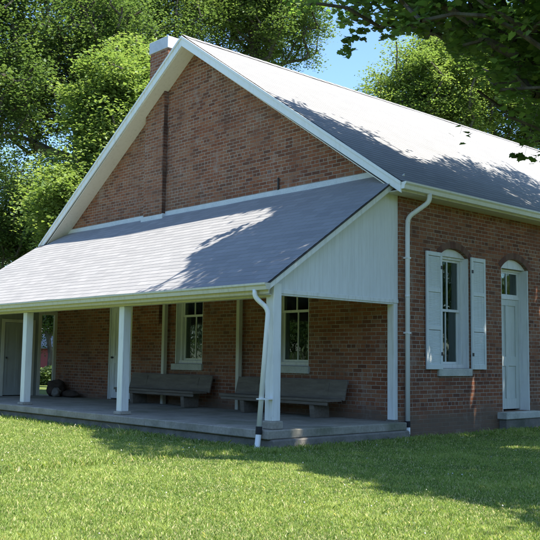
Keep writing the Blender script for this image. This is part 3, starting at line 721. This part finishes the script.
def make_tree(name, label, group, base, top, lobes, ncl, npl, leaf, mat, seed, crad=.8, tr=.32, lean=(0, 0), clear=.3, cull=None, lcull=None, tpl=DIAM, flat=.5, extra_c=(), rag=.45, twigs=()):
    """lobes: (center, radii) in world; trunk from base; every cluster is hung on a limb."""
    rng = np.random.default_rng(seed); base = np.array(base, float)
    C = []
    wts = np.array([l[1][0]*l[1][1]*l[1][2]*(l[2] if len(l) > 2 else 1) for l in lobes]); wts = wts/wts.sum()
    tries = 0
    while len(C) < ncl and tries < ncl*30:
        tries += 1
        i = rng.choice(len(lobes), p=wts); c, rd = lobes[i][:2]
        d = rng.normal(size=3); d /= np.linalg.norm(d); rr = rng.random()**.38; rr *= 1+rag*mnoise.noise(Vector(d*2.3+seed))+rag*.5*mnoise.noise(Vector(d*5.1-seed))
        p = np.array(c)+d*rr*np.array(rd)
        if p[2] < base[2]+clear: continue
        if cull is not None and cull(p[None])[0]: continue
        C.append(p)
    C = np.array(C)
    nodes = []; par = []
    tl = top-base[2]; nseg = int(tl/.7)
    for i in range(nseg+1):
        q = i/nseg; w_ = np.array([lean[0]*q+.25*math.sin(q*5+seed)*q, lean[1]*q+.25*math.cos(q*4+seed*2)*q-.25*q, 0]); nodes.append(base+w_+np.array([0, 0, tl*q])); par.append(i-1)
    ntr = len(nodes)
    ax = np.array(nodes[0]); order = np.argsort(np.hypot(C[:, 0]-base[0]-lean[0]*.5, C[:, 1]-base[1]-lean[1]*.5)+.3*abs(C[:, 2]-(base[2]+tl*.6)))
    chains = []; endn = []
    N = np.zeros((ntr+len(C)*6+10, 3)); N[:ntr] = nodes; cnt = ntr; par = par+[0]*(len(N)-ntr)
    zmin = base[2]+clear*.75
    for ci in order:
        c = C[ci]; A = N[:cnt]; d = np.linalg.norm(A-c, axis=1)
        pen = np.where(A[:, 2] > c[2]+.1, 2.5*(A[:, 2]-c[2]), 0)+np.where(A[:, 2] < zmin, 50, 0)+np.where(np.arange(cnt) < ntr, 0, .15)
        want = np.clip(np.hypot(A[:, 0]-c[0], A[:, 1]-c[1])*.6-(c[2]-A[:, 2]), 0, 9)*.5
        j = int(np.argmin(d+pen+want)); a = A[j].copy(); ns = max(1, min(6, int(d[j]/.8)+1)); prev = j; ch = [j]
        mid = (a+c)/2+rng.normal(size=3)*d[j]*.07+np.array([0, 0, d[j]*.06])
        for s_ in range(1, ns+1):
            q = s_/ns; p = a*(1-q)**2+mid*2*q*(1-q)+c*q*q+rng.normal(size=3)*.03*(q < 1)
            if cnt >= len(N): break
            N[cnt] = p; par[cnt] = prev; prev = cnt; ch.append(cnt); cnt += 1
        chains.append(ch); endn.append(prev)
    load = np.zeros(cnt); 
    for e_ in endn: load[e_] += 1
    for i in range(cnt-1, 0, -1):
        if par[i] >= 0: load[par[i]] += load[i]
    rad = .018+tr*(load/max(load[0], 1))**.5*.9
    for i in range(ntr): rad[i] = max(rad[i], tr*(1-.85*i/ntr))
    rad[0] *= 1.5; rad[1] *= 1.12 if ntr > 1 else 1
    mb = MB(); mb.tube([N[i] for i in range(ntr)], [float(rad[i]) for i in range(ntr)], 12, cap=False)
    for ch in chains:
        if len(ch) < 2: continue
        rr = [float(rad[i]) for i in ch]; rr[0] = min(rr[0], rr[1]*1.25)
        mb.tube([N[i] for i in ch], rr, 6 if rr[0] > .05 else 4, cap=False)
    for tw in twigs: mb.tube(tw, [.003, .0022, .0014], 4, cap=False)
    root = empty(name, None, tuple(base)); tag(root, label, 'tree', group)
    o = mb.build('trunk', BARK, root, smooth=True, weld=False); o.location = -Vector(base)
    if len(extra_c): C = np.vstack([C, np.array(extra_c)])
    # leaves
    npt = rng.poisson(npl, len(C)); idx = np.repeat(np.arange(len(C)), npt)
    cr_ = crad*rng.uniform(.6, 1.25, len(C))
    off = rng.normal(size=(len(idx), 3)); off /= np.linalg.norm(off, axis=1)[:, None]; off *= (rng.random(len(idx))**.5)[:, None]
    off *= cr_[idx][:, None]*np.array([1, 1, flat])
    tilt = rng.normal(size=(len(C), 2))*.35
    off[:, 2] += (off[:, :2]*tilt[idx]).sum(1)-.22*(off[:, 0]**2+off[:, 1]**2)/crad
    P = C[idx]+off
    if len(extra_c): ex_ = idx >= len(C)-len(extra_c); P[ex_] = C[idx][ex_]+off[ex_]*.28
    ct = rng.random(len(C)); tint = np.clip(ct[idx]*.55+rng.random(len(idx))*.45, 0, 1)
    if lcull is not None:
        k = ~lcull(P, rng)
        if len(extra_c): k = np.where(ex_, rng.random(len(P)) < np.where(idx < len(C)-len(extra_c)+2, .075, .3), k)
        P = P[k]; tint = tint[k]
    V, F = leaves(rng, P, leaf, tpl)
    me = np_mesh('crown', V-base, F, [mat], np.repeat(tint, len(tpl)))
    cw = bpy.data.objects.new('crown', me); COL.objects.link(cw); cw.parent = root
    print(name, len(C), 'clusters', len(P), 'leaves')
    return root

# ---- the big maple over the side yard: crown shaped so that its shade falls where the photo has it
lawn_b = in_poly_fn([-400, 62, 78, 92, 112, 150, 200, 240, 290, 340, 400, 460, 540, 900], [395, 400, 415, 438, 456, 464, 455, 460, 468, 478, 493, 505, 528, 640])
proof_b = in_poly_fn([195, 207, 216, 223, 228, 240, 255, 266, 290, 300], [274, 274, 272, 260, 246, 222, 192, 188, 184, 190])
mroof_b = in_poly_fn([280, 315, 345, 360, 385, 400, 425, 445, 480, 520, 560, 700], [96, 111, 123, 131, 143, 153, 163, 156, 160, 170, 186, 240])
vis_b = in_poly_fn([270, 290, 305, 328, 336, 352, 362, 370, 385, 400, 412, 425, 440, 455, 470, 480, 490, 510, 540, 600, 700], [-10, 6, 11, 10, 12, 22, 16, 14, 30, 34, 24, 40, 30, 52, 60, 96, 80, 125, 140, 170, 200])
def first_hit(P):
    """where a ray from P away from the sun lands: kind, point"""
    d = -SUN
    # main roof right slope z = APX - SL*(x-XM)
    t = (P[:, 2]-(APX-SL*(P[:, 0]-XM)))/(1-SL*SUN[0]*-1*-1) if False else (P[:, 2]-APX+SL*(P[:, 0]-XM))/(1+SL*SUN[0])
    H = P+t[:, None]*d; k1 = (t > 0) & (H[:, 0] > XM) & (H[:, 0] < OV) & (H[:, 1] > -RO) & (H[:, 1] < L+RO)
    # porch roof z = HF + PS*y
    t2 = (P[:, 2]-HF-PS*P[:, 1])/(1-PS*SUN[1]); H2 = P+t2[:, None]*d
    k2 = (t2 > 0) & (H2[:, 0] > -W-.3) & (H2[:, 0] < .13) & (H2[:, 1] < 0) & (H2[:, 1] > -PD) & ~k1
    t3 = P[:, 2]; H3 = P+t3[:, None]*d
    kind = np.where(k1, 1, np.where(k2, 2, 3)); HH = np.where(k1[:, None], H, np.where(k2[:, None], H2, H3))
    return kind, HH
def unwanted_shade(P, m=0.):
    k, H = first_hit(P); x, y, z = proj(H)
    b1 = (k == 1) & (y < mroof_b(x)+m); b2 = (k == 2) & (x < proof_b(y)+m+5*np.sin(H[:, 0]*6+1)*np.sin(H[:, 1]*7))
    b3 = (k == 3) & ((y > lawn_b(x)-m*.5+5*np.sin(H[:, 0]*3.1)*np.sin(H[:, 1]*4.3+1)) | (z < 1) | (H[:, 1] < -9))
    return b1 | b2 | b3
def fg_cull(P):
    x, y, z = proj(P); inf = (z > 0) & (x > -40) & (x < 620) & (y > -25)
    return (inf & (y > vis_b(x)+4)) | unwanted_shade(P, -4)
GAPS = [(0, 2.1, .45, .16), (0, 2.15, .75, .10), (0, 2.36, 1.85, .10), (0, .72, 1.3, .09), (0, 3.3, 1.5, .13), (0, 3.25, 1.15, .08), (0, 4.3, 2.3, .10), (1.94, .18, 0, .28), (.5, 1.15, 0, .18), (.2, -2.45, .2, .13), (.31, -3.98, 0, .2)]
def fg_lcull(P, rng):
    x, y, z = proj(P); j = rng.normal(size=len(P)); gap = np.zeros(len(P), bool)
    for gx_, gy_, gz_, gr_ in GAPS:
        q = P-np.array([gx_, gy_, gz_]); dd = np.linalg.norm(q-(q@SUNN)[:, None]*SUNN, axis=1); gap |= dd < gr_*1.6*(1+.5*np.sin(q[:, 2]*9)+.25*j)
    inf = (z > 0) & (x > -30) & (x < 570) & (y > -20)
    u_ = unwanted_shade(P+rng.normal(size=P.shape)*.05, 2.)
    return gap | (inf & ((y > vis_b(x)+7*np.sin(P[:, 0]*7+P[:, 1]*5)+5*np.sin(P[:, 2]*11)+j*2) | ((np.sin(P[:, 0]*3.1+P[:, 1]*2.3+1)*np.sin(P[:, 1]*2.9-P[:, 2]*3.7) > .42) & (rng.random(len(P)) < .85)))) | (u_ & (rng.random(len(P)) < .97))
def atz(px, py, d_):
    x_, y_ = at(px, d_); q = np.array([(px-270)/FPX, -(py-270)/FPX, 1.]) @ RM; h_ = math.hypot(q[0], q[1]); return np.array([CAM[0]+q[0]/h_*d_, CAM[1]+q[1]/h_*d_, CAM[2]+q[2]/h_*d_])
def at(px, dist, py=None):
    az_ = YAW+math.atan((px-270)/FPX); return (CAM[0]+dist*math.sin(az_), CAM[1]+dist*math.cos(az_))
HANG = [atz(458, 131, 12.5), atz(466, 137, 12.6), atz(526, 142, 12.5), atz(519, 156, 12.8), atz(536, 158, 12.6), atz(354, 38, 14), atz(360, 30, 14), atz(349, 48, 14), atz(380, 28, 14), atz(386, 36, 14), atz(298, 2, 14.5), atz(311, 9, 14.5), atz(322, 6, 14.5), atz(336, 14, 14.3), atz(346, 22, 14.2), atz(368, 22, 14)]
TWIGS = [[atz(372, -30, 14.6), atz(330, -2, 14.5), atz(300, 4, 14.5)], [atz(478, 84, 12.8), atz(468, 108, 12.6), atz(460, 134, 12.5)], [atz(545, 90, 12.6), atz(532, 125, 12.6), atz(524, 158, 12.6)], [atz(385, -12, 14), atz(366, 14, 14), atz(350, 50, 14)], [atz(420, -5, 14), atz(398, 18, 14), atz(380, 36, 14)]]
make_tree('maple_tree', 'big dark maple overhanging the right side of the roof, nearest the camera', None, (9.6, 4.2, 0), 14.0,
          [((7.2, 2.0, 10.6), (9.6, 9.2, 5.2)), ((1.5, -1.5, 10.5), (3.5, 3.5, 3.0)), ((2.0, 3.5, 8.2), (3.6, 4.0, 2.2), 2.), ((1.7, .8, 6.0), (3.6, 3.2, 1.6), 5.), ((4.0, 1.5, 7.0), (3.6, 4.5, 2.0), 1.6), ((.5, -.4, 6.95), (2.0, 1.6, .7), 9.), ((8.5, -3.2, 8.8), (3.8, 3.6, 2.6), 2.2), ((4.6, -1.8, 9.5), (3.5, 2.6, 2.5), 1.4)], 2450, 68, .105, LEAF_MAPLE, 11, crad=.66, rag=.2, twigs=TWIGS, tr=.38, clear=4.2, extra_c=HANG, cull=fg_cull, lcull=fg_lcull, tpl=LOBE, flat=.34, lean=(-1, -.6))

# ---- background trees
def at(px, dist, py=None):
    az_ = YAW+math.atan((px-270)/FPX); return (CAM[0]+dist*math.sin(az_), CAM[1]+dist*math.cos(az_))
def zat(py, dist): return CAM[2]+dist*math.tan(PITCH+math.atan((270-py)/FPX))
G = 'tall trees behind the meeting house'
def bg(px, dist, pyc, rx, rz, label, mat, seed, ncl=330, npl=110, leaf=.17, crad=1.0, clear=2.5, extra=(), tr=.3, top=None):
    npl *= .8 if mat is LEAF_DARK else 1
    x, y = at(px, dist); z = zat(pyc, dist); a = dist/FPX
    lobes = [((x, y, z), (rx*a, rx*a, rz*a))]
    for (ex, ey, er, erz, dd) in extra:
        qx, qy = at(ex, dist+dd); lobes.append(((qx, qy, zat(ey, dist+dd)), (er*a, er*a, erz*a)))
    return make_tree('tree', label, G, (x, y, 0), top or min(z+rz*a*.6, 30), lobes, int(ncl*1.25), npl*1.6, leaf*.74, mat, seed, crad=crad, tr=tr, clear=clear)
bg(112, 28, 118, 48, 52, 'bright green maple rising just left of the gable', LEAF_LIGHT, 21, 250, 150, .16, .85, 2.5, ((85, 180, 40, 45, 0), (60, 215, 35, 30, -1), (140, 75, 30, 28, 1)), .2)
bg(80, 36, 55, 70, 80, 'tall dark tree at the upper left with sky gaps and bare limbs', LEAF_DARK, 22, 380, 95, .17, 1.0, 5, ((10, 110, 60, 70, 2),), .42, 24)
bg(-45, 33, 90, 70, 110, 'dark tree cut by the left picture edge', LEAF_DARK, 23, 330, 95, .17, 1.0, 2, ((-10, 20, 50, 50, 0),), .35)
bg(125, 44, 10, 80, 70, 'tall dark tree behind the bright maple and chimney', LEAF_DARK, 24, 400, 90, .18, 1.1, 6, (), .45)
bg(258, 47, 5, 72, 72, 'tall mid-green tree behind the ridge right of the chimney', LEAF_MID, 25, 460, 100, .18, 1.1, 4, ((215, -20, 50, 50, 0),), .4)
bg(445, 40, 92, 68, 66, 'rounded light green tree behind the roof at the right', LEAF_LIGHT, 26, 330, 130, .16, .9, 4, ((400, 130, 35, 35, 0),), .3)
bg(535, 43, 85, 62, 80, 'dark green tree behind the roof at the far right', LEAF_MID, 27, 330, 100, .17, 1., 3, (), .3)
bg(20, 45, 225, 70, 60, 'low dark tree filling the gap left of the porch roof', LEAF_DARK, 28, 430, 170, .17, 1.1, 1.6, ((90, 235, 50, 50, 0), (46, 322, 26, 22, 0)), .25)

bg(52, 43, 318, 20, 20, 'low leafy tree hanging over the red barn, seen through the porch opening', LEAF_MID, 31, 60, 70, .15, .7, 2.1, (), .1, 3.5)
# shrub + red shed seen through the porch opening
def shrub(px, dist, wpx, hpx, seed, label):
    x, y = at(px, dist); a = dist/FPX; rng = np.random.default_rng(seed)
    n = 2600; d = rng.normal(size=(n, 3)); d /= np.linalg.norm(d, axis=1)[:, None]; d *= (rng.random(n)**.4)[:, None]
    P = d*np.array([wpx*a, wpx*a, hpx*a*.55]); P[:, 2] += hpx*a*.55; P[:, 2] *= 1+.25*np.sin(P[:, 0]*5+seed); P[:, 2] = np.maximum(P[:, 2], .03)
    V, F = leaves(rng, P, .13, DIAM, .5)
    root = empty('shrub', None, (x, y, 0)); tag(root, label, 'shrub')
    me = np_mesh('foliage', V, F, [LEAF_DARK], np.repeat(rng.random(n), len(DIAM))); o = bpy.data.objects.new('foliage', me); COL.objects.link(o); o.parent = root
    mb = MB()
    for k in range(5):
        a_ = k*1.3; mb.tube([(0, 0, 0), (.2*math.cos(a_), .2*math.sin(a_), hpx*a*.4), (.5*math.cos(a_), .5*math.sin(a_), hpx*a*.8)], [.03, .02, .01], 5)
    o = mb.build('stem', BARK, root)
shrub(48, 40, 16, 16, 5, 'low dark shrub on the far lawn seen through the porch opening')
rs = empty('red_barn', None, (*at(50, 56), -.25)); tag(rs, 'small red barn with white trim glimpsed through the porch opening', 'building')
rs.rotation_euler = (0, 0, math.radians(30))
mb = MB(); mb.box(-3, 3, -2, 2, 0, 2.1); mb.prism([(-2, 2.1), (2, 2.1), (0, 3.3)], 0, -3, 3); mb.build('wall', REDP, rs)
mb = MB()
for sg in (-1, 1): mb.hexa([(-3.2, 0, 3.32), (3.2, 0, 3.32), (3.2, sg*2.3, 1.96), (-3.2, sg*2.3, 1.96), (-3.2, 0, 3.42), (3.2, 0, 3.42), (3.2, sg*2.3, 2.06), (-3.2, sg*2.3, 2.06)])
mb.build('roof', SHINGLE, rs)
for (x0, x1, y0, y1) in [(x, x+.3, -2.03, -2.005) for x in (-3.02, -1.9, -.8, .3, 1.5, 2.7)]+[(3.005, 3.03, y, y+.3) for y in (-2, -1.2, -.4, .5, 1.3)]:
    mb = MB(); mb.box(x0, x1, y0, y1, 0, 2.0); mb.build('white_trim', WHITEC, rs)

# ------------------------------------------------------------------ ground and grass
mb = MB()
t = NT('lawn_soil'); c = t.coord('Object')
col = t.mix(t.ramp(t.noise(c, 1.2, 6), [(.35, 0.), (.65, 1.)]), (.08, .12, .028), (.14, .19, .045))
col = t.mix(t.ramp(t.noise(c, 30, 5, .7), [(.4, 0.), (.7, .7)]), col, (.13, .12, .06))
t.bump(t.noise(c, 40, 5, .7), .8, .03); GROUND = t.base(col, .95, .1)
mb.face([(-300, -300, 0), (300, -300, 0), (300, 300, 0), (-300, 300, 0)]); g = mb.build('ground', GROUND, None); tag(g, kind='structure')

def grass():
    rng = np.random.default_rng(3)
    n = 2800000
    X = rng.uniform(-16, 9.5, n); Y = rng.uniform(-10.2, 7.5, n)
    hit = ((X < .19) & (Y > -3.03)) | ((X < 0.03) & (Y > -.1)) | ((X < .19) & (Y > 2.86) & (Y < 4.1)) 
    P = np.stack([X, Y, np.zeros(n)], 1); x, y, z = proj(P)
    d = np.hypot(X-CAM[0], Y-CAM[1])
    keep = ~hit & (z > 1) & (x > -190) & (x < 730) & (d > 4.2)
    keep &= rng.random(n) < np.minimum(1, (7.5/np.maximum(d, 1))**1.3)
    X, Y, d = X[keep], Y[keep], d[keep]; n = len(X)
    # patchy length and colour
    def fld(s, ph): return (np.sin(X*s+ph)*np.cos(Y*s*1.3+ph*2)+np.sin((X+Y)*s*.71+ph*3)*np.cos((X-Y)*s*.93+ph))*.5
    patch = .5+.5*np.clip(fld(1.7, .4)*.7+fld(4.9, 2.)*.6+fld(11., 1.2)*.5+fld(29., 3.)*.3, -1, 1)
    h = (.012+.017*patch)*rng.uniform(.55, 1.45, n)*np.where(rng.random(n) < .02, 1.7, 1)
    near = ((X < .6) & (Y > -3.5)) | ((X < .35)); near &= (X > -.1) | (Y > -3.35)
    h *= np.where(near, rng.uniform(1.0, 3.0, n), 1.)
    wd = .0024*rng.uniform(.6, 1.5, n)*(1+.07*np.maximum(d-6, 0))
    a = rng.uniform(0, 2*PI, n); lean = rng.uniform(.1, 1.1, n)*h; la = rng.uniform(0, 2*PI, n)
    B = np.stack([X, Y, np.zeros(n)], 1); side = np.stack([np.cos(a), np.sin(a), np.zeros(n)], 1)*wd[:, None]
    ld_ = np.stack([np.cos(la), np.sin(la), np.zeros(n)], 1)*lean[:, None]; up = np.stack([np.zeros(n), np.zeros(n), h], 1)
    V = np.empty((n, 5, 3)); V[:, 0] = B-side; V[:, 1] = B+side; m = B+ld_*.35+up*.62; V[:, 2] = m+side*.8; V[:, 4] = m-side*.8; V[:, 3] = B+ld_+up*.95
    F = np.arange(n*5).reshape(n, 5)
    tint = np.clip(.12+.52*patch[::1]+rng.normal(size=n)*.16, 0, .8); dry = rng.random(n) < .07+.22*(1-patch)**2; tint = np.where(dry, rng.uniform(.86, 1., n), tint)
    mat = mat_leaf('grass_blade', [(0, (.08, .16, .030)), (.4, (.24, .33, .075)), (.8, (.44, .49, .17)), (.86, (.52, .48, .24)), (1, (.64, .57, .34))], .40, .05)
    me = np_mesh('grass', V.reshape(-1, 3), F, [mat], np.repeat(tint, 5)); o = bpy.data.objects.new('grass', me); COL.objects.link(o)
    tag(o, 'mown green lawn grass in front of the porch', 'grass', kind='stuff'); print('blades', n)
    # clover leaves and tiny white clover heads scattered through the lawn
    n2 = 52000; X2 = rng.uniform(-14, 9, n2); Y2 = rng.uniform(-10, 6, n2); P2 = np.stack([X2, Y2, rng.uniform(.015, .045, n2)], 1)
    x, y, z = proj(P2); pf = np.sin(X2*1.1+1)*np.cos(Y2*1.7)+np.sin(X2*3.1)*np.cos(Y2*2.3+2)*.7
    k = (z > 4.5) & (x > -150) & (x < 700) & ~((X2 < .2) & (Y2 > -3.05)) & (pf+rng.normal(size=n2)*.5 > .3); P2 = P2[k]
    V, F = leaves(rng, P2, .022, DIAM, .8)
    me = np_mesh('clover', V, F, [LEAF_MID], np.repeat(rng.random(len(P2)), len(DIAM))); o = bpy.data.objects.new('clover', me); COL.objects.link(o); tag(o, 'small round clover leaves growing among the lawn grass', 'clover', kind='stuff')
    n3 = 2600; X3 = rng.uniform(-12, 8, n3); Y3 = rng.uniform(-10, 3, n3); k = ~((X3 < .25) & (Y3 > -3.15)) & (rng.random(n3) < .10); X3, Y3 = X3[k], Y3[k]; n3 = len(X3)
    # each head: small octahedron on a stem height
    c3 = np.stack([X3, Y3, rng.uniform(.045, .075, n3)], 1); r3 = rng.uniform(.006, .011, n3)[:, None]
    D = np.array([(1, 0, 0), (0, 1, 0), (-1, 0, 0), (0, -1, 0), (0, 0, 1.), (0, 0, -1)])
    V = (c3[:, None]+D[None]*r3[:, :, None]).reshape(-1, 3); T_ = np.array([(0, 1, 4), (1, 2, 4), (2, 3, 4), (3, 0, 4), (1, 0, 5), (2, 1, 5), (3, 2, 5), (0, 3, 5)])
    F = (np.arange(n3)[:, None, None]*6+T_[None]).reshape(-1, 3)
    me = np_mesh('clover_flowers', V, F, [mat_noise('clover_white', (.55, .55, .48), (.7, .7, .62), 20)]); o = bpy.data.objects.new('clover_flowers', me); COL.objects.link(o); tag(o, 'tiny white clover flower heads dotted over the lawn', 'flowers', kind='stuff')
grass()

# woods across the lawn, behind and beside the photographer (what the window panes mirror)
rng = np.random.default_rng(9); n = 60000
aa = rng.uniform(math.radians(22), math.radians(262), n)   # bearing from +Y, clockwise: right, behind, left-behind
rr = rng.uniform(48, 60, n); hh = rng.random(n)**.8*(11+3*np.sin(aa*9)+2*np.sin(aa*23+1))
P = np.stack([rr*np.sin(aa), -5+rr*np.cos(aa), hh], 1)
a2 = rng.uniform(math.radians(262), math.radians(382), 45000); r2 = rng.uniform(82, 96, 45000)
P = np.vstack([P, np.stack([r2*np.sin(a2), r2*np.cos(a2), rng.random(45000)**.85*(12+2.5*np.sin(a2*31)+2*np.sin(a2*73+1))], 1)]); n = len(P)
V, F = leaves(rng, P, .9, DIAM, .4)
me = np_mesh('woods', V, F, [LEAF_DARK], np.repeat(rng.random(n), len(DIAM))); o = bpy.data.objects.new('woods', me); COL.objects.link(o); tag(o, 'dark far-off woods closing the lawn at its far edges', 'woods', kind='stuff')
